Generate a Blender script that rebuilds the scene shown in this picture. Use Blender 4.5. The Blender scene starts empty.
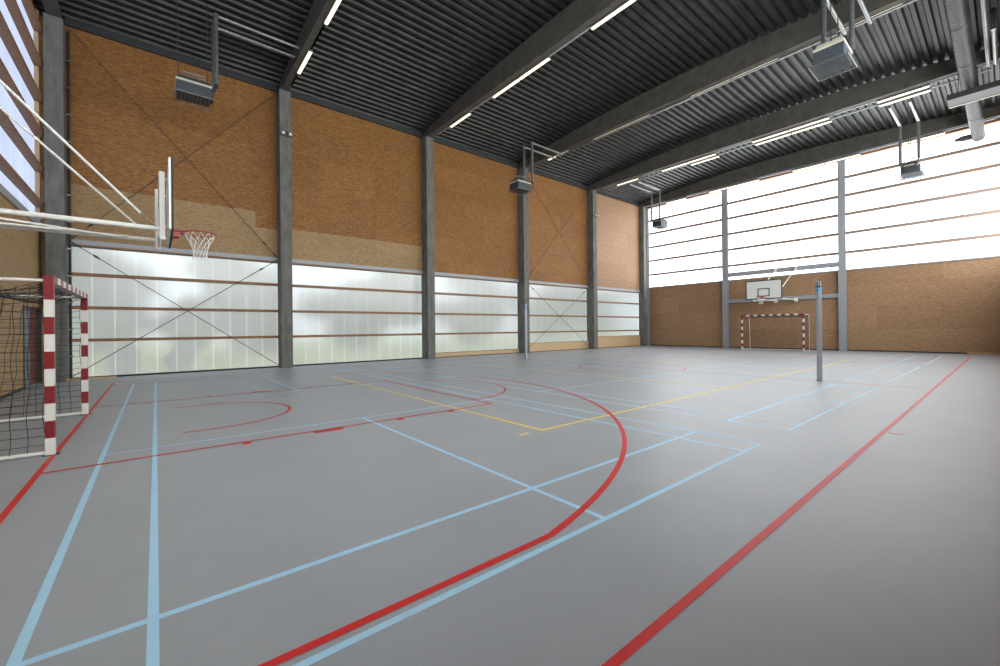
import bpy, bmesh, math, random
from mathutils import Vector, Matrix
random.seed(7)
C = bpy.context.scene.collection
SC = bpy.context.scene

# ------------------------------------------------------------------ camera, sky, exposure
def make_camera():
    f, pitch, roll, yaw = 418.676, math.radians(.036), math.radians(-.555), math.radians(50.598)
    fw = Vector((math.cos(yaw)*math.cos(pitch), math.sin(yaw)*math.cos(pitch), math.sin(pitch)))
    rt = Vector((math.sin(yaw), -math.cos(yaw), 0)); up = rt.cross(fw)
    r = math.cos(roll)*rt + math.sin(roll)*up; u = -math.sin(roll)*rt + math.cos(roll)*up
    cam = bpy.data.cameras.new('camera'); o = bpy.data.objects.new('camera', cam); C.objects.link(o)
    m = Matrix.Identity(4)
    for i in range(3): m[i][0], m[i][1], m[i][2] = r[i], u[i], -fw[i]
    m[0][3], m[1][3], m[2][3] = -.024, -.027, 1.4142
    o.matrix_world = m
    cam.sensor_width = 36; cam.lens = f/1000*36; cam.shift_y = -.0046; cam.clip_start = .05; cam.clip_end = 300
    SC.camera = o
make_camera()
W = bpy.data.worlds.new('sky'); SC.world = W; W.use_nodes = True
W.node_tree.nodes['Background'].inputs[0].default_value = (.80, .90, 1.0, 1)   # bright overcast sky
W.node_tree.nodes['Background'].inputs[1].default_value = .74
SC.view_settings.view_transform = 'Standard'; SC.view_settings.look = 'None'
SC.view_settings.gamma = 1; SC.view_settings.use_curve_mapping = False
SC.view_settings.exposure = 0.82
SC.cycles.use_denoising = True
SC.cycles.max_bounces = 8; SC.cycles.diffuse_bounces = 5; SC.cycles.glossy_bounces = 4
SC.cycles.transmission_bounces = 8; SC.cycles.sample_clamp_indirect = 6
GLOW_FAR, GLOW_BACK, GLOW_LEFT, GLOW_FILL, LAMP = 3.2, .56, .14, 5.0, .98   # daylight held by the translucent sheets; added fill behind the camera; lamp tubes

# ------------------------------------------------------------------ materials
def new_mat(name):
    m = bpy.data.materials.new(name); m.use_nodes = True
    nt = m.node_tree; b = nt.nodes['Principled BSDF']
    return m, nt, b
def N(nt, kind, **kw):
    n = nt.nodes.new(kind)
    for k, v in kw.items():
        if k in n.inputs: n.inputs[k].default_value = v
        else: setattr(n, k, v)
    return n
def ramp(nt, fac, stops):
    r = nt.nodes.new('ShaderNodeValToRGB'); e = r.color_ramp.elements
    while len(e) < len(stops): e.new(.5)
    for el, (p, c) in zip(e, stops): el.position = p; el.color = (*c, 1)
    nt.links.new(fac, r.inputs[0]); return r.outputs[0]
def objco(nt, scale=(1, 1, 1)):
    tc = nt.nodes.new('ShaderNodeTexCoord'); mp = nt.nodes.new('ShaderNodeMapping')
    mp.inputs['Scale'].default_value = scale
    nt.links.new(tc.outputs['Object'], mp.inputs[0]); return mp.outputs[0]
def mottled(name, c1, c2, scale=(1, 1, 1), nscale=6, rough=.6, metal=0, detail=5, bump=0, lo=.3, hi=.7, spec=.5):
    m, nt, b = new_mat(name)
    n = N(nt, 'ShaderNodeTexNoise', Scale=nscale, Detail=detail); nt.links.new(objco(nt, scale), n.inputs['Vector'])
    nt.links.new(ramp(nt, n.outputs['Fac'], [(lo, c1), (hi, c2)]), b.inputs['Base Color'])
    b.inputs['Roughness'].default_value = rough; b.inputs['Metallic'].default_value = metal
    b.inputs['Specular IOR Level'].default_value = spec
    if bump:
        bp = N(nt, 'ShaderNodeBump', Strength=bump, Distance=.01); nt.links.new(n.outputs['Fac'], bp.inputs['Height'])
        nt.links.new(bp.outputs[0], b.inputs['Normal'])
    return m
def osb(name, c1, c2, c3):
    """strand board: long flat strands lying level, sheet joints as hair lines"""
    m, nt, b = new_mat(name)
    co = objco(nt, (1, 1, 6))
    a = N(nt, 'ShaderNodeTexNoise', Scale=7, Detail=8, Roughness=.75, Distortion=.6); nt.links.new(co, a.inputs['Vector'])
    v = N(nt, 'ShaderNodeTexVoronoi', Scale=9); nt.links.new(co, v.inputs['Vector'])
    mx = N(nt, 'ShaderNodeMath', operation='MULTIPLY_ADD'); mx.inputs[1].default_value = .22
    sep = nt.nodes.new('ShaderNodeSeparateColor'); nt.links.new(v.outputs['Color'], sep.inputs[0])
    nt.links.new(sep.outputs[0], mx.inputs[0]); nt.links.new(a.outputs['Fac'], mx.inputs[2])
    col = ramp(nt, mx.outputs[0], [(.38, c1), (.6, c2), (.78, c3)])
    o = objco(nt); s = nt.nodes.new('ShaderNodeSeparateXYZ'); nt.links.new(o, s.inputs[0])
    ad = N(nt, 'ShaderNodeMath', operation='ADD'); nt.links.new(s.outputs[0], ad.inputs[0]); nt.links.new(s.outputs[1], ad.inputs[1])
    cb = nt.nodes.new('ShaderNodeCombineXYZ'); nt.links.new(ad.outputs[0], cb.inputs[0]); nt.links.new(s.outputs[2], cb.inputs[1])
    br = N(nt, 'ShaderNodeTexBrick', Scale=1.0); br.inputs['Brick Width'].default_value = 2.44; br.inputs['Row Height'].default_value = 1.205
    br.inputs['Mortar Size'].default_value = .003; br.inputs['Mortar Smooth'].default_value = .2
    br.inputs['Color1'].default_value = (1, 1, 1, 1); br.inputs['Color2'].default_value = (.86, .84, .80, 1); br.inputs['Mortar'].default_value = (.55, .5, .45, 1)
    nt.links.new(cb.outputs[0], br.inputs['Vector'])
    mul = N(nt, 'ShaderNodeMixRGB', blend_type='MULTIPLY'); mul.inputs[0].default_value = 1
    nt.links.new(col, mul.inputs[1]); nt.links.new(br.outputs['Color'], mul.inputs[2]); nt.links.new(mul.outputs[0], b.inputs['Base Color'])
    b.inputs['Roughness'].default_value = .62; b.inputs['Specular IOR Level'].default_value = .3
    return m
def plain(name, c, rough=.5, metal=0, spec=.5):
    d = [min(1, x*1.08+.004) for x in c]
    return mottled(name, c, d, nscale=9, rough=rough, metal=metal, spec=spec)
def glow(name, c, strength):
    m, nt, b = new_mat(name)
    b.inputs['Base Color'].default_value = (.8, .8, .8, 1); b.inputs['Emission Color'].default_value = (*c, 1)
    b.inputs['Emission Strength'].default_value = strength; return m
def sheet_mat(name, axis, c, strength, see=0.0, pitch=.52, joint=1.25, flute=.04, base=.5, blur=.55):
    """multi-wall translucent sheet: holds daylight, shows joints and flutes, lets a blurred view through"""
    m, nt, b = new_mat(name); out = nt.nodes['Material Output']; nt.nodes.remove(b)
    s = nt.nodes.new('ShaderNodeSeparateXYZ'); nt.links.new(objco(nt), s.inputs[0]); x = s.outputs[axis]
    def M(op, a, bv=None):
        n = N(nt, 'ShaderNodeMath', operation=op)
        if isinstance(a, float): n.inputs[0].default_value = a
        else: nt.links.new(a, n.inputs[0])
        if bv is not None:
            if isinstance(bv, float): n.inputs[1].default_value = bv
            else: nt.links.new(bv, n.inputs[1])
        return n.outputs[0]
    fr = M('FRACT', M('DIVIDE', x, pitch)); d = M('ABSOLUTE', M('SUBTRACT', fr, .5))
    mr = N(nt, 'ShaderNodeMapRange', interpolation_type='SMOOTHSTEP'); nt.links.new(d, mr.inputs[0])
    mr.inputs[1].default_value = .44; mr.inputs[2].default_value = .5; mr.inputs[3].default_value = 1; mr.inputs[4].default_value = joint
    dk = N(nt, 'ShaderNodeMapRange'); nt.links.new(d, dk.inputs[0]); dk.inputs[1].default_value = .0; dk.inputs[2].default_value = .012
    dk.inputs[3].default_value = .86; dk.inputs[4].default_value = 1.
    fl = M('MULTIPLY_ADD', M('SINE', M('MULTIPLY', x, 60.)), flute); fl.node.inputs[2].default_value = 1.
    k = M('MULTIPLY', M('MULTIPLY', mr.outputs[0], dk.outputs[0]), fl)
    nz = N(nt, 'ShaderNodeTexNoise', Scale=.8, Detail=2); nt.links.new(objco(nt), nz.inputs['Vector'])
    k = M('MULTIPLY', k, M('ADD', M('MULTIPLY', nz.outputs['Fac'], .3), .85))
    em = N(nt, 'ShaderNodeEmission'); em.inputs[0].default_value = (*c, 1)
    nt.links.new(M('MULTIPLY', k, float(strength)), em.inputs[1])
    last = em.outputs[0]
    if see > 0:
        rf = N(nt, 'ShaderNodeBsdfRefraction', Roughness=blur, IOR=1.12); rf.inputs[0].default_value = (see, see, see, 1)
        ad = nt.nodes.new('ShaderNodeAddShader'); nt.links.new(last, ad.inputs[0]); nt.links.new(rf.outputs[0], ad.inputs[1]); last = ad.outputs[0]
    gl = N(nt, 'ShaderNodeBsdfGlossy', Roughness=.25); gl.inputs[0].default_value = (.04, .04, .04, 1)
    a2 = nt.nodes.new('ShaderNodeAddShader'); nt.links.new(last, a2.inputs[0]); nt.links.new(gl.outputs[0], a2.inputs[1])
    nt.links.new(a2.outputs[0], out.inputs[0]); return m
def spiral_mat():
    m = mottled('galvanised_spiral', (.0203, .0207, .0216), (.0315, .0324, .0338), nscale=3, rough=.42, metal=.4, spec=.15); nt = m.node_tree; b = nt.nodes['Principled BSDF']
    w = N(nt, 'ShaderNodeTexWave', Scale=3.2); nt.links.new(objco(nt, (1, .12, .12)), w.inputs['Vector'])
    bp = N(nt, 'ShaderNodeBump', Strength=.5, Distance=.02); nt.links.new(w.outputs['Fac'], bp.inputs['Height']); nt.links.new(bp.outputs[0], b.inputs['Normal'])
    return m

M = dict(
    floor=mottled('grey_sports_floor', (.335, .355, .388), (.365, .385, .418), nscale=1.3, rough=.44, detail=8, spec=.45),
    red=plain('red_floor_paint', (.62, .03, .03), .5), blue=plain('blue_floor_paint', (.40, .66, .86), .5),
    yellow=plain('yellow_floor_paint', (.95, .72, .10), .5),
    osb=osb('strand_board_amber', (.128, .049, .0135), (.280, .121, .034), (.385, .196, .065)),
    osb_pale=osb('strand_board_pale', (.2250, .1275, .0562), (.3750, .2400, .1200), (.4500, .3075, .1650)),
    osb_tan=osb('strand_board_tan', (.245, .132, .070), (.400, .237, .138), (.480, .310, .195)),
    concrete=mottled('grey_concrete', (.1040, .1008, .0920), (.1880, .1824, .1664), (1.6, 1.6, .5), 3, .8, bump=.1),
    beam=mottled('grey_beam', (.0788, .0728, .0638), (.1200, .1110, .0975), nscale=3, rough=.55, spec=.2),
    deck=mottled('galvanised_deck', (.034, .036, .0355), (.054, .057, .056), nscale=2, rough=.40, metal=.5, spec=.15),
    timber=mottled('brown_timber', (.20, .095, .045), (.33, .17, .085), (3, 3, 14), 5, .6),
    timber_grey=mottled('weathered_timber', (.24, .165, .13), (.32, .23, .185), (3, 3, 14), 5, .6),
    timber_pale=mottled('pale_timber', (.50, .33, .18), (.62, .44, .26), (3, 3, 14), 5, .6),
    steel=plain('grey_painted_steel', (.3230, .3400, .3740), .45),
    galv=mottled('galvanised_steel', (.2125, .2167, .2210), (.3060, .3102, .3145), nscale=8, rough=.33, metal=.7),
    spiral=spiral_mat(), dark=plain('dark_steel', (.035, .036, .038), .5), black=plain('black_rubber', (.012, .012, .013), .6),
    white=plain('white_paint', (.80, .79, .76), .4), goal_white=plain('goal_white_paint', (.70, .68, .65), .4), goal_red=plain('goal_red_paint', (.21, .012, .02), .4),
    rim=plain('red_rim_paint', (.30, .03, .025), .4), cord=plain('dark_net_cord', (.03, .03, .032), .8), cord_white=plain('white_net_cord', (.72, .70, .66), .8),
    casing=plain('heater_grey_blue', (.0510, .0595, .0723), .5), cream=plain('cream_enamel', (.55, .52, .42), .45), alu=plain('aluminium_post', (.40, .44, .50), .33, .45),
    sticker=plain('blue_sticker', (.12, .36, .66), .5), door_grey=plain('grey_door', (.19, .22, .25), .5), door_red=plain('red_brown_door', (.17, .06, .045), .5),
    grass=mottled('lawn', (.32, .38, .07), (.52, .57, .16), nscale=1.2, rough=.9), leaf=mottled('tree_leaf', (.07, .10, .05), (.19, .24, .13), nscale=2.5, rough=.9),
    bark=plain('bark', (.09, .065, .045), .9), lamp=glow('lamp_tube', (1.0, .86, .58), LAMP),
    w_left=sheet_mat('sheet_long_wall', 0, (.95, 1.0, .98), GLOW_LEFT, see=.6, blur=.42, joint=1.5), w_far=sheet_mat('sheet_end_wall', 1, (.97, .985, 1.0), GLOW_FAR, pitch=1.05, joint=1.02),
    w_back=sheet_mat('sheet_goal_wall', 1, (.66, .76, 1.0), GLOW_BACK, pitch=.9, joint=1.15), w_fill=sheet_mat('added_fill_sheet', 0, (.94, 1.0, .98), GLOW_FILL),  # the last sheet is an added fill light, out of view
)

# ------------------------------------------------------------------ mesh helpers
class MB:
    """collects shapes; build() links them as ONE mesh object"""
    def __init__(s): s.v = []; s.f = []; s.mi = []; s.sm = []; s.m = 0
    def add(s, vs, fs, smooth=False):
        o = len(s.v); s.v += [tuple(p) for p in vs]; s.f += [tuple(i+o for i in f) for f in fs]
        s.mi += [s.m]*len(fs); s.sm += [smooth]*len(fs)
    def slot(s, i): s.m = i; return s
    def box(s, x0, y0, z0, x1, y1, z1, bevel=0):
        if bevel:
            b = bevel; vs = []
            bm = bmesh.new(); bmesh.ops.create_cube(bm, size=1)
            for v in bm.verts: v.co = Vector(((x0+x1)/2+v.co.x*(x1-x0), (y0+y1)/2+v.co.y*(y1-y0), (z0+z1)/2+v.co.z*(z1-z0)))
            bmesh.ops.bevel(bm, geom=bm.edges[:], offset=b, segments=2, affect='EDGES', profile=.5)
            bm.verts.index_update(); s.add([v.co[:] for v in bm.verts], [[v.index for v in f.verts] for f in bm.faces]); bm.free(); return s
        s.add([(x0,y0,z0),(x1,y0,z0),(x1,y1,z0),(x0,y1,z0),(x0,y0,z1),(x1,y0,z1),(x1,y1,z1),(x0,y1,z1)],
              [(0,3,2,1),(4,5,6,7),(0,1,5,4),(1,2,6,5),(2,3,7,6),(3,0,4,7)]); return s
    def quad(s, *p): s.add(p, [tuple(range(len(p)))]); return s
    def tube(s, pts, r, n=10, closed=False, smooth=True, caps=True):
        P = [Vector(p) for p in pts]; k = len(P); rings = []; up = None
        for i in range(k):
            if closed: t = (P[(i+1) % k]-P[i-1])
            else: t = (P[min(i+1, k-1)]-P[max(i-1, 0)])
            t.normalize()
            if up is None: up = Vector((0, 0, 1)) if abs(t.z) < .9 else Vector((1, 0, 0))
            a = t.cross(up); a.normalize(); b = a.cross(t); b.normalize(); up = b
            sc = 1.0
            if (closed or 0 < i < k-1):
                d1 = (P[i]-P[i-1]).normalized(); d2 = (P[(i+1) % k]-P[i]).normalized(); c = max(.5, math.sqrt(max(0, (1+d1.dot(d2))/2))); sc = 1/c
            rr = r[i] if isinstance(r, (list, tuple)) else r
            rings.append([P[i]+(a*math.cos(q)+b*math.sin(q))*rr*(sc if n > 4 else 1) for q in [2*math.pi*j/n for j in range(n)]])
        vs = [p for R in rings for p in R]; fs = []
        for i in range(k if closed else k-1):
            i2 = (i+1) % k
            for j in range(n): fs.append((i*n+j, i2*n+j, i2*n+(j+1) % n, i*n+(j+1) % n))
        s.add(vs, fs, smooth)
        if caps and not closed: s.add(rings[0], [tuple(range(n))]); s.add(rings[-1], [tuple(range(n-1, -1, -1))])
        return s
    def build(s, name, mats, parent=None):
        me = bpy.data.meshes.new(name); me.from_pydata(s.v, [], s.f)
        for m in (mats if isinstance(mats, (list, tuple)) else [mats]): me.materials.append(m)
        me.polygons.foreach_set('material_index', s.mi); me.polygons.foreach_set('use_smooth', s.sm)
        bm = bmesh.new(); bm.from_mesh(me); bmesh.ops.recalc_face_normals(bm, faces=bm.faces[:]); bm.to_mesh(me); bm.free()
        o = bpy.data.objects.new(name, me); C.objects.link(o)
        if parent: o.parent = parent
        return o
def box(*a, **k): return MB().box(*a, **k)
def tube(*a, **k): return MB().tube(*a, **k)
def tag(o, label=None, cat=None, group=None, kind=None):
    if label: o['label'] = label
    if cat: o['category'] = cat
    if group: o['group'] = group
    if kind: o['kind'] = kind
    return o
def thing(name, label, cat, loc=(0, 0, 0), rz=0, group=None):
    o = bpy.data.objects.new(name, None); C.objects.link(o); o.location = loc; o.rotation_euler = (0, 0, rz); o.empty_display_size = .2
    return tag(o, label, cat, group)
def struct(o, label=None): return tag(o, label, kind='structure')
def copy_tree(o, parent=None):
    c = o.copy(); C.objects.link(c); c.parent = parent
    for ch in list(o.children): copy_tree(ch, c)
    return c

# ------------------------------------------------------------------ the hall: dimensions (metres)
XB, XF, YL, YR = -2.61, 29.7, 18.0, -.86          # goal wall behind the near goal, far end wall, long panelled wall, side wall
YC = 8.57                                          # centre line of the courts
COLS = [-2.27, 3.85, 10.15, 16.39, 22.67, 28.88]
def roof(y): return 11.5-.0068*(y-YC)**2

# floor with painted court lines (one mesh, lines as thin paint films)
fb = MB(); fb.box(XB-.5, YR-.5, -.2, XF+.5, YL+.4, 0)
def strip(slot, x0, y0, x1, y1, w=.05):
    d = Vector((x1-x0, y1-y0, 0)).normalized(); z = .0012+.0006*slot+(.0003 if abs(d.x) > .5 else 0); fb.slot(slot); n = Vector((-d.y, d.x, 0))*w/2
    a, b = Vector((x0, y0, z)), Vector((x1, y1, z)); fb.quad(a-n, b-n, b+n, a+n)
def arc(slot, cx, cy, r, a0, a1, w=.05, n=64):
    z = .00135+.0006*slot; fb.slot(slot); vs = []; fs = []
    for i in range(n+1):
        a = math.radians(a0+(a1-a0)*i/n)
        for q in (r-w/2, r+w/2): vs.append((cx+q*math.cos(a), cy+q*math.sin(a), z))
    for i in range(n): fs.append((2*i, 2*i+1, 2*i+3, 2*i+2))
    fb.add(vs, fs)
BL, YE, RD = 1, 2, 3
for k in range(4):                                  # four badminton courts side by side
    x0 = -.505+7.08*k; x1 = x0+6.08; yc = 8.58
    for x in (x0, x0+.46, x1-.46, x1): strip(BL, x, yc-6.7, x, yc+6.7, .045)
    for y in (1.88, 2.66, 6.6, 10.56, 14.5, 15.28): strip(BL, x0, y, x1, y, .045)
    for a, b in ((1.88, 6.6), (10.56, 15.28)): strip(BL, x0+3.04, a, x0+3.04, b, .045)
for x in (4.1, 22.1, 10.1, 16.1): strip(YE, x, 4.1, x, 13.1)                          # volleyball
for y in (4.1, 13.1): strip(YE, 4.1, y, 22.1, y)
for y in (4.1, 13.1): strip(YE, 3.68, y, 3.86, y)
XM = 13.05
for y in (1.04, 16.1): strip(RD, XM-14, y, XM+14, y)                                 # basketball
for x in (XM-14, XM, XM+14): strip(RD, x, 1.04, x, 16.1)
arc(RD, XM, YC, 1.8, 0, 360)
for s in (1, -1):
    bx = XM-14*s
    def fx(d, s=s, bx=bx): return bx+d*s
    for e in (1, -1):
        y = YC+e*2.4; strip(RD, bx, y, fx(5.8), y)
        for a, b, w in ((1.75, 1.85, .2), (2.6, 3.0, .2), (3.85, 3.95, .2), (4.8, 4.9, .2)):
            strip(RD, fx(a), y+e*.07, fx(b), y+e*.07, w*.8)
        strip(RD, bx, YC+e*6.6, fx(2.99), YC+e*6.6)
        strip(RD, fx(1.2), YC+e*1.25, fx(1.575), YC+e*1.25)
    strip(RD, fx(5.8), YC-2.4, fx(5.8), YC+2.4)
    a3 = math.degrees(math.asin(6.6/6.75)); c = 0 if s == 1 else 180
    arc(RD, fx(1.575), YC, 6.75, c-a3, c+a3, .055, 96)
    arc(RD, fx(5.8), YC, 1.8, c-90, c+90); arc(RD, fx(1.575), YC, 1.25, c-90, c+90, .05)
strip(RD, 7.38, 1.0, 7.38, .84); strip(RD, 18.7, 1.0, 18.7, .84)
struct(fb.build('floor', [M['floor'], M['blue'], M['yellow'], M['red']]))

# roof deck: trapezoidal sheet spanning from beam to beam
dk = MB(); y = YR-.3; prof = []
while y < YL+.45:
    for dy, dz in ((0, 0), (.10, 0), (.145, .10), (.25, .10)): prof.append((y+dy, roof(y+dy)+dz))
    y += .293
prof.append((y, roof(y)))
vs = [(x, a, b) for a, b in prof for x in (XB-.4, XF+.4)]
dk.add(vs, [(2*i, 2*i+1, 2*i+3, 2*i+2) for i in range(len(prof)-1)])
vs2 = [(x, a, b+.25) for a, b in ((YR-.3, roof(YR)), (4, roof(4)), (YC, roof(YC)), (13, roof(13)), (YL+.6, roof(YL+.6))) for x in (XB-.4, XF+.4)]
dk.add(vs2, [(2*i, 2*i+1, 2*i+3, 2*i+2) for i in range(4)])
struct(dk.build('ceiling', M['deck']))

# walls
wl = MB()                                           # long panelled wall with its sheets of strand board
for i in range(5):
    x0, x1 = COLS[i]+.2, COLS[i+1]-.2
    if i == 0: x0 = XB
    if i == 4: x1 = XF
    if i == 0:
        wl.slot(1).box(x0, YL, 4.25, x1, YL+.06, 5.33); wl.box(x0, YL, 5.33, 2.9, YL+.06, 5.93)
        wl.slot(0).box(2.9, YL, 5.33, x1, YL+.06, 5.93); wl.box(x0, YL, 5.93, x1, YL+.06, 10.75)
    elif i == 1: wl.slot(1).box(x0, YL, 4.25, x1, YL+.06, 5.43); wl.slot(0).box(x0, YL, 5.43, x1, YL+.06, 10.75)
    else: wl.slot(2 if i == 4 else 0).box(x0, YL, 4.25, x1, YL+.06, 10.75)
wl.slot(3).box(XB-.1, YL+.06, 4.05, XF+.1, YL+.3, 11.3)
for xa, xb in ((XB-.1, COLS[0]-.19), (COLS[5]+.16, XF+.1)): wl.slot(1 if xa < 0 else 2).box(xa, YL, 0, xb, YL+.3, 4.2)
struct(wl.build('wall_left', [M['osb'], M['osb_pale'], M['osb_tan'], M['dark']]))
kick = [0, 0, .22, .52, .79]
wn = [0]
def window(): wn[0] += 1; return 'window_%d' % wn[0]
tn = [0]
def trim(mb, mat, label=None): tn[0] += 1; return struct(mb.build('trim_%d' % tn[0], mat), label)
for i in range(5):                                  # low translucent windows of the long wall
    x0, x1 = COLS[i]+.2, COLS[i+1]-.2
    z0 = max(.03, kick[i])
    p = struct(box(x0-.05, YL+.14, z0, x1+.05, YL+.165, 4.12).build(window(), M['w_left']), 'translucent sheet window between concrete columns, bay %d from the near goal' % (i+1))
    for z in (1.18, 2.18, 3.2): struct(box(x0, YL-.02, z-.045, x1, YL+.135, z+.05).build('batten', M['timber'], p))
    struct(box(x0, YL+.1, z0-.03, x1, YL+.2, z0+.02).build('window_frame', M['black'], p))
    if kick[i]: trim(box(x0, YL-.02, .03, x1, YL+.1, kick[i]), M['timber_pale'])
    struct(box(x0, YL+.02, 0, x1, YL+.1, .05).build('baseboard_left', M['black']))
    g = trim(box(x0, YL-.04, 4.11, x1, YL+.12, 4.25), M['steel']); struct(box(x0, YL-.03, 4.06, x1, YL+.12, 4.11).build('batten', M['timber'], g))
    g = trim(box(x0, YL-.1, 10.68, x1, YL+.1, 10.93), M['dark']); struct(box(x0, YL-.06, 10.93, x1, YL+.1, 11.1).build('batten', M['timber'], g))
# far end wall
ef = MB(); ef.box(XF, YR-.3, .04, XF+.08, YL, 4.5); ef.slot(1).box(XF+.04, YR-.3, 10.75, XF+.3, YL+.3, 11.9)
struct(ef.build('wall_far', [M['osb_tan'], M['dark']]))
struct(box(XF-.015, YR, 0, XF+.06, YL, .06).build('baseboard_far', M['black']))
BZ = (5.47, 6.55, 7.6, 8.65, 9.65)
PY = [17.86, 12.08, 5.88, -.3]
for k in range(3):
    y1, y0 = PY[k]-.16, PY[k+1]+.16
    p = struct(box(XF+.1, y0-.1, 4.5, XF+.125, y1+.1, 10.72).build(window(), M['w_far']), 'bright white translucent window in the end wall, %s' % ('beside the corner column', 'above the far backboard', 'beside the hanging duct')[k])
    for z in BZ: struct(box(XF-.07, y0, z-.075, XF+.1, y1, z+.075).build('batten', M['timber_grey'], p))
    struct(box(XF-.05, y0, 4.46, XF+.12, y1, 4.53).build('window_sill', M['steel'], p))
for k, y in enumerate(PY[:3]):                      # steel wind posts
    w = (.1, .17, .16)[k]
    mb = MB(); mb.box(XF-.24, y-w, 0, XF-.225, y+w, 10.9); mb.box(XF-.03, y-w, 0, XF-.015, y+w, 10.9); mb.box(XF-.225, y-.01, 0, XF-.03, y+.01, 10.9)
    struct(mb.build('steel_post', M['steel']), 'grey steel post of the end wall, ' + ('in the corner', 'between the corner and the far goal', 'on the duct side of the far goal')[k])
trim(box(XF-.12, YR, 10.62, XF+.1, YL, 10.78), M['timber'])
for z0, z1 in ((4.70, 4.98), (2.98, 3.2)): trim(box(XF-.2, 6.05, z0, XF-.05, 11.92, z1), M['steel'], 'grey steel rail between the end wall posts carrying the far backboard')
struct(box(XF-.06, YR, 0, XF-.016, 1.25, .09).build('baseboard_far', M['timber_pale']))
# goal wall behind the near goal
wb = MB(); wb.box(XB-.08, YR-.3, 0, XB, 15.72, 4.5); wb.box(XB-.08, 15.72, 2.12, XB, YL, 4.5); wb.slot(1).box(XB-.3, YR-.3, 10.7, XB-.05, YL+.3, 11.9)
struct(wb.build('wall_back', [M['osb_pale'], M['dark']]))
p = struct(box(XB-.12, YR, 4.5, XB-.10, YL-.1, 10.8).build(window(), M['w_back']), 'bluish translucent window above the near goal')
for z in (5.12, 6.14, 7.16, 8.17, 9.19, 10.2): struct(box(XB-.09, YR, z-.05, XB+.10, YL-.15, z+.05).build('batten', M['timber'], p))
struct(box(XB-.12, YR, 4.44, XB+.04, YL-.15, 4.62).build('window_sill', M['steel'], p))
struct(box(XB-.09, YL-.2, 4.6, XB+.01, YL-.08, 10.8).build('window_frame', M['timber_pale'], p))
struct(box(XB, YR, 0, XB+.015, 15.7, .07).build('baseboard_back', M['black']))
d = struct(MB().box(XB-.1, 15.78, .01, XB-.05, 16.75, 2.06).build('door_1', M['door_grey']), 'grey double door leaf beside the corner column behind the near goal')
struct(box(XB-.1, 16.77, .01, XB-.05, 17.75, 2.06).build('door_leaf', M['door_red'], d))
fr = MB(); fr.box(XB-.1, 15.72, 0, XB+.02, 15.78, 2.12); fr.box(XB-.1, 17.75, 0, XB+.02, 17.81, 2.12); fr.box(XB-.1, 15.78, 2.06, XB+.02, 17.75, 2.12); struct(fr.build('door_frame', M['dark'], d))
hd = MB(); hd.tube([(XB, 15.9, 1.02), (XB, 16.65, 1.02)], .018); hd.box(XB-.05, 15.9, .99, XB+.01, 15.98, 1.06); hd.box(XB-.05, 16.57, .99, XB+.01, 16.65, 1.06); struct(hd.build('door_handle', M['goal_red'], d))
# side wall behind the camera; its glowing strip is added fill light
wr = MB(); wr.box(XB, YR-.06, 8.5, XF, YR, 11.3); wr.box(XB, YR-.06, 0, XF, YR, 4.5); wr.slot(1).box(XB, YR-.3, 0, XB+.3, YR, 11.2)
struct(wr.build('wall_right', [M['osb'], M['concrete']]))
p = struct(box(XB, YR-.15, 4.4, XF, YR-.125, 8.6).build(window(), M['w_fill']), 'added glowing fill strip along the unseen side wall')  # unseen glowing strip, added to brighten the hall
for z in BZ[:3]: struct(box(XB, YR-.12, z-.03, XF, YR+.02, z+.04).build('batten', M['timber'], p))  # battens across the added strip

# concrete columns and roof beams
names = ('in the corner behind the near goal', 'second along the panelled wall', 'third along the panelled wall', 'fourth along the panelled wall', 'fifth along the panelled wall', 'in the far corner')
for i, x in enumerate(COLS):
    yf = 17.5 if i < 5 else 17.62; w = .2 if i < 5 else .17
    m = MB(); m.box(x-w, yf, 0, x+w, YL+.1, 10.62, bevel=.012)
    for z in (1.3, 2.6, 3.9, 5.2, 6.5, 7.8, 9.1):   # tie holes cast in the faces
        m.slot(1)
        for dx in (-.09, .09): m.tube([(x+dx, yf+.004, z), (x+dx, yf-.002, z)], .014, 8)
        m.slot(0)
    struct(m.build('column', [M['concrete'], M['black']]), 'grey concrete column ' + names[i])
    bw = .13; m = MB(); n = 24; ys = [YR-.2+(YL+.1-YR+.2)*k/n for k in range(n+1)]
    for sx in (-1, 1): m.add([(x+sx*bw, yy, z) for yy in ys for z in (10.6, roof(yy)+.005)], [(2*k, 2*k+1, 2*k+3, 2*k+2) for k in range(n)])
    m.add([(x+sx*bw, yy, 10.6) for yy in ys for sx in (-1, 1)], [(2*k, 2*k+1, 2*k+3, 2*k+2) for k in range(n)])
    m.add([(x+sx*bw, yy, roof(yy)+.005) for yy in ys for sx in (-1, 1)], [(2*k, 2*k+1, 2*k+3, 2*k+2) for k in range(n)])
    m.quad((x-bw, ys[0], 10.6), (x+bw, ys[0], 10.6), (x+bw, ys[0], roof(ys[0])), (x-bw, ys[0], roof(ys[0])))
    m.quad((x-bw, ys[-1], 10.6), (x+bw, ys[-1], 10.6), (x+bw, ys[-1], roof(ys[-1])), (x-bw, ys[-1], roof(ys[-1])))
    struct(m.build('roof_beam', M['beam']), 'grey arched roof beam above the column ' + names[i])
trim(box(-2.1, 17.55, 0, -1.0, 17.75, .05), M['timber_pale'])

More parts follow.
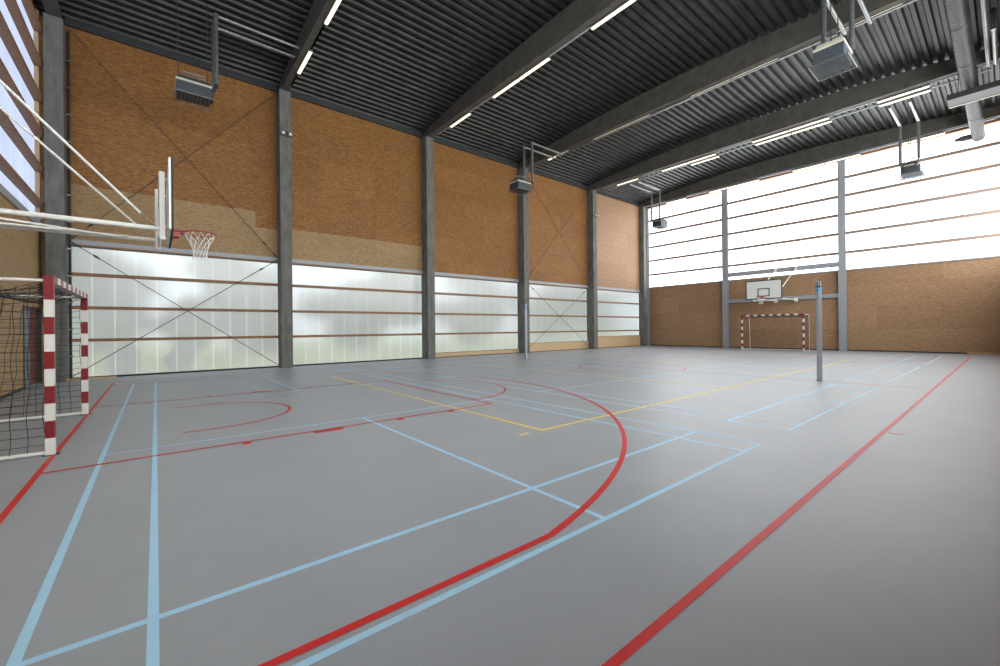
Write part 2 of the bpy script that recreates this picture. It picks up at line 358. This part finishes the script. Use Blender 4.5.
# outside: lawn, shrubs and trees seen blurred through the sheets
struct(box(-40, YL+.6, -.3, 70, 90, -.1).build('ground', M['grass']))
def blob(mb, c, r, seed, sub=3):
    rnd = random.Random(seed); bm = bmesh.new(); bmesh.ops.create_icosphere(bm, subdivisions=sub, radius=1)
    ph = [rnd.uniform(0, 6.3) for _ in range(6)]
    for v in bm.verts:
        k = 1+.16*math.sin(5*v.co.x+ph[0])+.14*math.sin(6*v.co.y+ph[1])+.12*math.sin(7*v.co.z+ph[2])+rnd.uniform(-.06, .06)
        v.co = Vector((c[0]+v.co.x*r[0]*k, c[1]+v.co.y*r[1]*k, c[2]+v.co.z*r[2]*k))
    bm.verts.index_update(); mb.add([v.co[:] for v in bm.verts], [[v.index for v in f.verts] for f in bm.faces], True); bm.free()
def tree(x, y, h, w, label, seed):
    t = thing('tree', label, 'tree', (x, y, -.1), 0, 'trees outside the translucent wall')
    m = MB(); m.tube([(0, 0, 0), (.05, 0, h*.3), (-.05, .1, h*.6)], [.16, .12, .06], 8); m.build('trunk', M['bark'], t)
    rnd = random.Random(seed); m = MB()
    for k in range(7): blob(m, (rnd.uniform(-.5, .5)*w, rnd.uniform(-.4, .4)*w, h*(.2+.1*k)), (w*.36, w*.34, h*.18), seed+k)
    m.build('crown', M['leaf'], t)
tree(-4, 27, 5.5, 4.2, 'blurred dark tree behind the first translucent window, beside the near goal', 1)
tree(-3, 42, 8.5, 5.5, 'blurred tree farthest back behind the first translucent window', 12)
tree(3.5, 30, 6.5, 4.5, 'blurred tall tree behind the first translucent window', 2)
tree(14, 34, 7, 6, 'blurred tree behind the second translucent window', 3)
tree(26, 36, 8, 6, 'blurred tree behind the third translucent window', 4)
tree(40, 38, 8, 7, 'blurred tree behind the fourth translucent window', 5)
tree(53, 40, 8, 7, 'blurred tree behind the fifth translucent window', 6)
for k, (x, y) in enumerate(((-1.0, 19.9), (.65, 20.2))):
    m = MB(); blob(m, (0, 0, .5), (.42, .4, .55), 50+k); blob(m, (.25, .1, .85), (.25, .25, .3), 60+k)
    o = tag(m.build('shrub', M['leaf']), ('blurred dark shrub low behind the first translucent window, nearest the goal', 'blurred pale shrub low behind the first translucent window')[k], 'shrub', 'shrubs outside'); o.location = (x, y, -.15)

# ------------------------------------------------------------------ handball goals
def handball_goal(label, x, rz):
    t = thing('handball_goal', label, 'goal', (x, YC+.02, 0), rz, 'handball goals')
    hw, h, e = 1.54, 2.04, .04
    for s in (-1, 1):                               # posts: red and white bands, red corner on top
        m = MB(); z = 0; k = 0
        while z < 1.79:
            m.slot(1 if k % 2 == 0 else 0).box(-e, s*hw-e, z, e, s*hw+e, z+.2); z += .2; k += 1
        m.slot(0).box(-e, s*hw-e, 1.8, e, s*hw+e, 2.08)
        p = m.build('post', [M['goal_red'], M['goal_white']], t)
        MB().box(-.06, s*hw-.055, 0, .075, s*hw+.055, .008).build('foot_plate', M['dark'], p)
    m = MB(); y = -hw-e; m.slot(0)
    m.box(-e, -hw+e, 2.0, e, -1.3, 2.08); m.box(-e, 1.3, 2.0, e, hw-e, 2.08)
    for k in range(13): m.slot(1 if k % 2 == 0 else 0).box(-e, -1.3+.2*k, 2.0, e, -1.3+.2*(k+1), 2.08)
    m.build('crossbar', [M['goal_red'], M['goal_white']], t)
    for s in (-1, 1):
        m = MB(); m.tube([(-e, s*hw, 2.02), (-.9, s*hw, 2.02), (-1.04, s*hw*.99, 1.92), (-1.13, s*hw*.98, .06)], .02, 8)
        m.build('side_frame', M['goal_white'], t)
        tube([(-e, s*hw, .03), (-1.15, s*hw*.98, .03)], .025, 8).build('ground_bar', M['goal_white'], t)
    tube([(-1.15, -hw*.98, .03), (-1.15, hw*.98, .03)], .025, 8).build('ground_bar', M['goal_white'], t)
    tube([(-.92, -hw, 2.0), (-.92, hw, 2.0)], .018, 8).build('rear_bar', M['dark'], t)
    n = MB(); rnd = random.Random(3)                # net: knotted cord cage with a little sag
    def P(u, v):                                     # u across, v from crossbar over the top and down the back
        if v < .28: k = v/.28; p = Vector((-.05-.87*k, u, 2.0-.10*math.sin(math.pi*k)))
        else: k = (v-.28)/.72; p = Vector((-.92-.21*k+.10*math.sin(math.pi*k)*math.sin(math.pi*(u+hw)/(2*hw)), u, 2.0*(1-k)+.03*k))
        p.x += .02*math.sin(9*u+3*v*7); p.z += .012*math.sin(11*u+23*v); p.y += .015*math.sin(31*v+5*u); return p
    NU, NV = 30, 27
    for i in range(NU+1): n.tube([P(-hw+2*hw*i/NU, j/NV) for j in range(NV+1)], .0032, 4, caps=False)
    for j in range(NV+1): n.tube([P(-hw+2*hw*i/NU, j/NV) for i in range(NU+1)], .0032, 4, caps=False)
    for s in (-1, 1):
        def Q(a, b): return Vector((-.05-(.87+.21*(1-b))*a+.01*math.sin(20*b), s*(hw-.01)+s*.02*math.sin(7*a+9*b), .03+1.95*b+.03*math.sin(3.1*a)*math.sin(12*b)-.02*math.sin(math.pi*a)))
        for i in range(9): n.tube([Q(i/8, j/20) for j in range(21)], .0032, 4, caps=False)
        for j in range(20): n.tube([Q(i/8, j/20) for i in range(9)], .0032, 4, caps=False)
    n.build('net', M['cord'], t)
handball_goal('red and white handball goal with dark net in front of the door corner', XM-14.03, 0)
handball_goal('small distant red and white handball goal below the far backboard', XM+14, math.pi)

# ------------------------------------------------------------------ basketball hoops on wall arms
def hoop(label, x, rz, L, bz):
    """origin on the floor under the board face; +x looks to the court; the wall stands L behind"""
    t = thing('basketball_hoop', label, 'basketball hoop', (x, YC, 0), rz, 'basketball hoops')
    b = box(-.05, -.895, 2.905, -.008, .895, 3.945, bevel=.006).build('backboard', M['white'], t)
    m = MB(); w = .05
    for y0, z0, y1, z1 in ((-.9, 2.9, .9, 2.95), (-.9, 3.9, .9, 3.95), (-.9, 2.95, -.85, 3.9), (.85, 2.95, .9, 3.9)): m.box(-.022, y0, z0, .006, y1, z1)
    m.build('border', M['black'], b)
    m = MB()
    for y0, z0, y1, z1 in ((-.295, 3.05, .295, 3.10), (-.295, 3.45, .295, 3.50), (-.295, 3.1, -.245, 3.45), (.245, 3.1, .295, 3.45)): m.box(-.009, y0, z0, -.003, y1, z1)
    m.build('target_square', M['black'], b)
    r = MB(); R = .23; r.tube([(.375+R*math.cos(a), R*math.sin(a), 3.05) for a in [2*math.pi*k/32 for k in range(32)]], .012, 8, closed=True)
    r.tube([(.01, -.09, 3.04), (.2, -.14, 3.04)], .012, 6); r.tube([(.01, .09, 3.04), (.2, .14, 3.04)], .012, 6)
    for s in (-1, 1): r.add([(.012, s*.1, 2.94), (.012, s*.1, 3.06), (.15, s*.1, 3.06)], [(0, 1, 2)]); r.box(.012, s*.1-.004, 2.95, .10, s*.1+.004, 3.05)
    r.box(.012, -.1, 2.92, .02, .1, 3.06)
    rim = r.build('rim', M['rim'], t)
    g = MB(); K = 12                                  # net: crossing cords that narrow downwards
    def Pn(i, j):
        a = 2*math.pi*(i+.5*(j % 2))/K; q = (.222, .18, .135, .105, .095, .10)[j]; return (.375+q*math.cos(a), q*math.sin(a), 3.04-.085*j)
    for i in range(K):
        for d in (0, 1):
            pts = []; idx = i
            for j in range(6):
                pts.append(Pn(idx, j))
                if d == 0: idx = idx+(1 if j % 2 == 1 else 0)
                else: idx = idx-(1 if j % 2 == 0 else 0)
            g.tube(pts, .004, 4, caps=False)
    g.build('net', M['cord_white'], rim)
    wx = -L+.02
    for s in (-1, 1):
        y = s*.53; mx = -.12 if s < 0 else -.17
        box(mx-.035, y-.035, 2.80, mx+.035, y+.035, 3.82, bevel=.008).build('mast', M['white'], t)
        tube([(wx, y, 2.96), (mx, y, 2.96)], .036, 12).build('arm', M['white'], t)
        zt = bz[0] if s < 0 else bz[1]
        br = tube([(wx, y, zt), (mx-.25, y, 3.16)], .018, 10).build('brace', M['white'], t)
        tube([(mx-.25, y, 3.16), (mx, y, 2.93)], .008, 8).build('threaded_end', M['galv'], br)
        for z in (3.0, 3.72): tube([(mx, y, z), (-.04, y*.9, z)], .018, 8).build('spacer', M['white'], t)
        box(wx-.02, y-.09, 2.84, wx+.02, y+.09, 3.08).build('wall_plate', M['white'], t)
        box(wx-.02, y-.06, zt-.12, wx+.02, y+.06, zt+.12).build('wall_plate', M['white'], t)
    tube([(-.15, -.53, 2.86), (-.15, .53, 2.86)], .025, 8).build('cross_tube', M['white'], t)
    tube([(-.15, -.53, 3.78), (-.15, .53, 3.5)], .014, 8).build('cross_tube', M['white'], t)
    m = MB(); m.tube([(wx, -.53, 2.95), (-.62, .50, 2.95)], .018, 8); m.build('diagonal', M['white'], t)
    m = MB(); m.tube([(wx, .40, 2.97), (-.55, .47, 2.97)], .018, 8); m.build('diagonal', M['white'], t)
hoop('white wall-mounted basketball hoop above the near red and white goal, seen edge-on', .18, 0, .18-XB-.005, (5.75, 5.5))
hoop('distant basketball hoop with black-edged white backboard on the far end wall', 25.85, math.pi, XF-.22-25.85, (4.85, 4.85))

# ------------------------------------------------------------------ volleyball posts
def volley_post(label, y):
    t = thing('volleyball_post', label, 'post', (XM+.05, y, 0), 0, 'volleyball posts')
    tube([(0, 0, 0), (0, 0, 2.28)], .058, 20).build('pole', M['alu'], t)
    tube([(0, 0, 2.28), (0, 0, 2.36)], .0585, 20).build('label_band', M['sticker'], t)
    m = tube([(0, 0, 2.36), (0, 0, 2.54)], .058, 20).build('head', M['alu'], t)
    k = MB()
    for a in (-2.6, -1.4, .4, 1.6, 2.9):
        c, s = math.cos(a), math.sin(a); k.tube([(c*.052, s*.052, 2.38), (c*.054, s*.054, 2.45)], .018, 8); k.tube([(c*.052, s*.052, 2.485), (c*.052, s*.052, 2.52)], .016, 8)
    k.build('slot', M['black'], m)
    tube([(0, 0, 0), (0, 0, .012)], .085, 20).build('floor_collar', M['galv'], t)
volley_post('grey metal volleyball post standing free near the far goal', 3.07)
volley_post('grey metal volleyball post standing before the fourth concrete column', 14.08)

# ------------------------------------------------------------------ fan heaters under the roof
def heater(label, fx, yc, bx, zt, zo=0, cream=False):
    """fx: where the flue pipes drop; bx: the beam face their level run ends at"""
    sd = 1 if bx > fx else -1
    t = thing('fan_heater', label, 'heater', (fx-.53*sd, yc, 8.05+zo), 0 if sd > 0 else math.pi, 'fan heaters under the roof')
    h0 = 8.05+zo; L = MB()
    body = [(-.41, -.31), (.41, -.31), (.41, .31), (-.41, .31)]
    top = [(-.34, -.22), (.36, -.22), (.36, .24), (-.34, .24)]
    m = MB(); m.add([(x, y, z) for z in (0, .34) for x, y in body],
        [(0, 3, 2, 1), (0, 1, 5, 4), (1, 2, 6, 5), (2, 3, 7, 6), (3, 0, 4, 7), ]); m.slot(1 if cream else 0)
    m.add([(x, y, z) for z in (.34,) for x, y in body]+[(x, y, .48) for x, y in top], [(0, 1, 5, 4), (1, 2, 6, 5), (2, 3, 7, 6), (3, 0, 4, 7), (4, 5, 6, 7)])
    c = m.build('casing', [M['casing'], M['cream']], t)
    m = MB(); m.box(-.425, -.325, .30, .425, -.31, .36); m.box(-.425, -.31, .30, -.41, .31, .36); m.box(.41, -.31, .30, .425, .31, .36); m.build('cover_strip', M['cream'], c)
    m = MB()                                          # outlet frame with its thin blades, below and behind the casing
    for a, b in (((-.46, -.40), (.46, -.40)), ((-.46, .40), (.46, .40)), ((-.46, -.40), (-.46, .40)), ((.46, -.40), (.46, .40))): m.tube([(*a, -.05), (*b, -.05)], .013, 6)
    f = m.build('outlet_frame', M['galv'], t)
    m = MB()
    for k in range(9): x = -.40+.095*k; m.box(x, -.39, -.065, x+.006, .39, -.045)
    m.build('louvre', M['galv'], f)
    for y, z, w in ((.1, .70, .30), (-.2, .62, .26)): tube([(-w, y, .44), (-w, y, z), (w, y, z), (w, y, .44)], .013, 6).build('bracket', M['galv'], t)
    for x in (-.36, .34): tube([(x, -.05, .44), (x, -.05, roof(yc)-h0+.08)], .012, 6).build('hanging_rod', M['dark'], t)
    box(.41, -.2, .08, .47, .2, .30).build('burner_box', M['dark'], t)
    for s in (-1, 1):
        y = s*.29; zb = .47 if s < 0 else .62
        v = tube([(.53, y, zb), (.53, y, zt-h0)], .06, 14).build('flue_pipe', M['galv'], t)
        x1 = .53+abs(bx-fx); d = 1
        tube([(.53+d*.02, y, zt-h0-.06), (x1, y, zt-h0-.06)], .05, 12).build('level_run', M['galv'], v)
        tube([(.53, y, zb-.10), (.53, y, zb)], .045, 10).build('end_cap', M['black'], v)
        tube([(.53, y, zb-.06), (.42, y*.6, .25)], .035, 8).build('elbow', M['dark'], v)
heater('grey fan heater hanging before the long wall above the near backboard', 1.41, 15.17, 3.77, 10.85, .22)
heater('grey fan heater hanging before the fourth concrete column', 14.1, 14.88, 16.26, 10.45)
heater('fan heater hanging in front of the end window, beside the far corner column', 25.3, 14.63, 22.8, 10.38)
heater('fan heater hanging in front of the end window, beside the round duct', 25.35, 2.69, 22.8, 10.22)
heater('large fan heater with cream edge hanging highest in the picture, near the roof beam', 13.9, 2.8, 16.26, 10.36, 0, True)

# ------------------------------------------------------------------ ducts and pipes by the side wall
t = thing('round_duct', 'long round galvanised spiral duct running under the roof to the end window', 'duct', (0, .82, 9.98))
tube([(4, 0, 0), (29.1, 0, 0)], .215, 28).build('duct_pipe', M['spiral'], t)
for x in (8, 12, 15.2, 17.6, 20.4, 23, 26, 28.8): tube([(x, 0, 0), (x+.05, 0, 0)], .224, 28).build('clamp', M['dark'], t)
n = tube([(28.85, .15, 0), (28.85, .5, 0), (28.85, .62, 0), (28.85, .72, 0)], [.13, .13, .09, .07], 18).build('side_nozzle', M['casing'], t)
for x in (8, 15.2, 23, 28.2): tube([(x, 0, .2), (x, 0, roof(.82)-9.9)], .008, 6).build('hanging_rod', M['dark'], t)
t = thing('cable_trough', 'dark flat metal trough crossing under the round duct', 'cable trough', (22.5, .2, 9.5))
m = MB(); m.box(-.35, -1.0, 0, .45, 1.16, .02); m.box(-.35, -1.0, .02, -.33, 1.16, .2); m.box(.43, -1.0, .02, .45, 1.16, .2); m.build('tray', M['dark'], t)
m = MB(); m.box(.43, -1.0, -.02, .47, 1.16, .0); m.build('edge_strip', M['cream'], t)
for y in (-.6, .9): tube([(.05, y, .02), (.05, y, roof(y+.2)-9.48)], .01, 6).build('hanging_rod', M['dark'], t)
for k, (x0, y) in enumerate(((15.0, .38), (18.7, .22))):
    tag(tube([(x0, y, 10.46), (22.54, y, 10.46)] if k == 0 else [(x0, y, 9.9), (x0, y, 10.46), (22.54, y, 10.46)], .055, 14).build('flue_pipe', M['galv']),
        ('long galvanised pipe beside the round duct, the one closer to it', 'shorter galvanised pipe beside the round duct, the one farther from it')[k], 'pipe', 'pipes beside the round duct')

# ------------------------------------------------------------------ lamps under the beams
ordn = ('', 'second', 'third', 'fourth', 'fifth', 'last')
place = ('first from the panelled wall', 'second from the panelled wall', 'third from the panelled wall', 'fourth from the panelled wall', 'fifth from the panelled wall', 'farthest from the panelled wall')
def lamp_proto():
    t = thing('tube_lamp', 'x', 'lamp', (0, 0, 0), 0, 'tube lamps under the roof beams')
    m = MB(); m.box(-.06, 0, .0, .06, 1.52, .05); m.add([(-.06, 0, 0), (.06, 0, 0), (.1, 0, -.03), (-.1, 0, -.03)], [(0, 1, 2, 3)]); m.build('housing', M['galv'], t)
    box(-.05, .01, -.04, .05, 1.51, -.001, bevel=.012).build('tube', M['lamp'], t)
    return t
proto = lamp_proto(); used = False
for i in range(1, 6):
    x = COLS[i]+(.10, .17, .2, .26, .10)[i-1]; z = (10.55, 10.55, 10.62, 10.56, 10.51)[i-1]
    rail = thing('lamp_rail', ('inner of the two lamp rails beside the fifth roof beam' if i == 4 else 'grey metal lamp rail under the %s roof beam' % ordn[i]), 'lamp rail', (x, 0, z), 0, 'lamp rails')
    MB().box(-.03, .3, .05, .03, 17.0, .09).build('track', M['steel'], rail)
    for k, y in enumerate((14.4, 11.32, 9.78, 6.5, 4.95, 1.85)):
        o = proto if not used else copy_tree(proto); used = True
        o.location = (x, y, z)
        o['label'] = 'lit tube lamp under the %s roof beam, %s' % (ordn[i], place[k])
    if i == 4:
        r2 = thing('lamp_rail', 'outer of the two lamp rails beside the fifth roof beam', 'lamp rail', (x+.40, 0, z-.02), 0, 'lamp rails')
        MB().box(-.03, .3, .05, .03, 17.0, .09).build('track', M['steel'], r2)
        for k, y in enumerate((9.78, 6.5, 4.95, 1.85)):
            o = copy_tree(proto); o.location = (x+.40, y, z-.02)
            o['label'] = 'lit tube lamp, outer row of the fifth beam, %s' % place[k].replace('farthest', 'fourth')
    if i == 3:
        r2 = thing('lamp_rail', 'pale metal rail along the lower outer edge of the fourth roof beam', 'lamp rail', (COLS[i]+.16, 0, 10.56), 0, 'lamp rails')
        MB().box(-.05, .3, -.025, .05, 15.3, .018).build('track', M['galv'], r2)

# ------------------------------------------------------------------ wind bracing rods, cable pipe, emergency lights
def rod(label, a, b, near_end):
    o = tag(tube([a, b], .011, 8).build('bracing_rod', M['dark']), label, 'bracing rod', 'steel bracing rods')
    p, q = (Vector(a), Vector(b)) if near_end == 0 else (Vector(b), Vector(a)); d = (q-p).normalized()
    tube([p+d*.05, p+d*.3], .02, 8).build('end_fork', M['dark'], o); tube([p+d*.62, p+d*.70, p+d*.80], [.02, .032, .02], 8).build('turnbuckle', M['dark'], o)
for bay, x0, x1 in (('first', -2.0, 3.63), ('fourth', 16.61, 22.45)):
    y = 17.82
    rod('thin steel bracing rod falling from the roof to the middle rail, %s bay' % bay, (x0, y, 10.55), (x1, y, 4.2), 1)
    rod('thin steel bracing rod rising from the middle rail to the roof, %s bay' % bay, (x0, y+.03, 4.2), (x1, y+.03, 10.55), 0)
    rod('thin steel bracing rod falling across the low window, %s bay' % bay, (x0, y, 4.16), (x1, y, .08), 0)
    rod('thin steel bracing rod rising across the low window, %s bay' % bay, (x0, y+.03, .08), (x1, y+.03, 4.16), 1)
t = thing('cable_pipe', 'black vertical cable pipe clipped beside the corner column', 'pipe', (-1.995, 17.75, 0))
tube([(0, 0, .02), (0, 0, 10.4)], .035, 12).build('pipe', M['black'], t)
for k in range(12): box(-.06, -.04, .7+.8*k, .06, .045, .73+.8*k).build('clip', M['galv'], t)
for lab, x, yy, z in (('small emergency light on a bracket, second concrete column', COLS[1]+.03, 17.5, 8.86), ('small emergency light on a bracket, fifth concrete column', COLS[4]+.12, 17.5, 8.84)):
    t = thing('emergency_light', lab, 'light', (x, yy, z), 0, 'emergency lights')
    box(-.19, -.16, -.02, .19, 0, .005).build('bracket', M['galv'], t)
    for s in (-1, 1): MB().tube([(s*.12, -.13, .06), (s*.12, -.08, .06), (s*.12, -.02, .06)], [.055, .055, .03], 14).build('spotlight', M['white'], t)
    box(-.06, -.12, .005, .06, 0, .12).build('battery_box', M['black'], t)
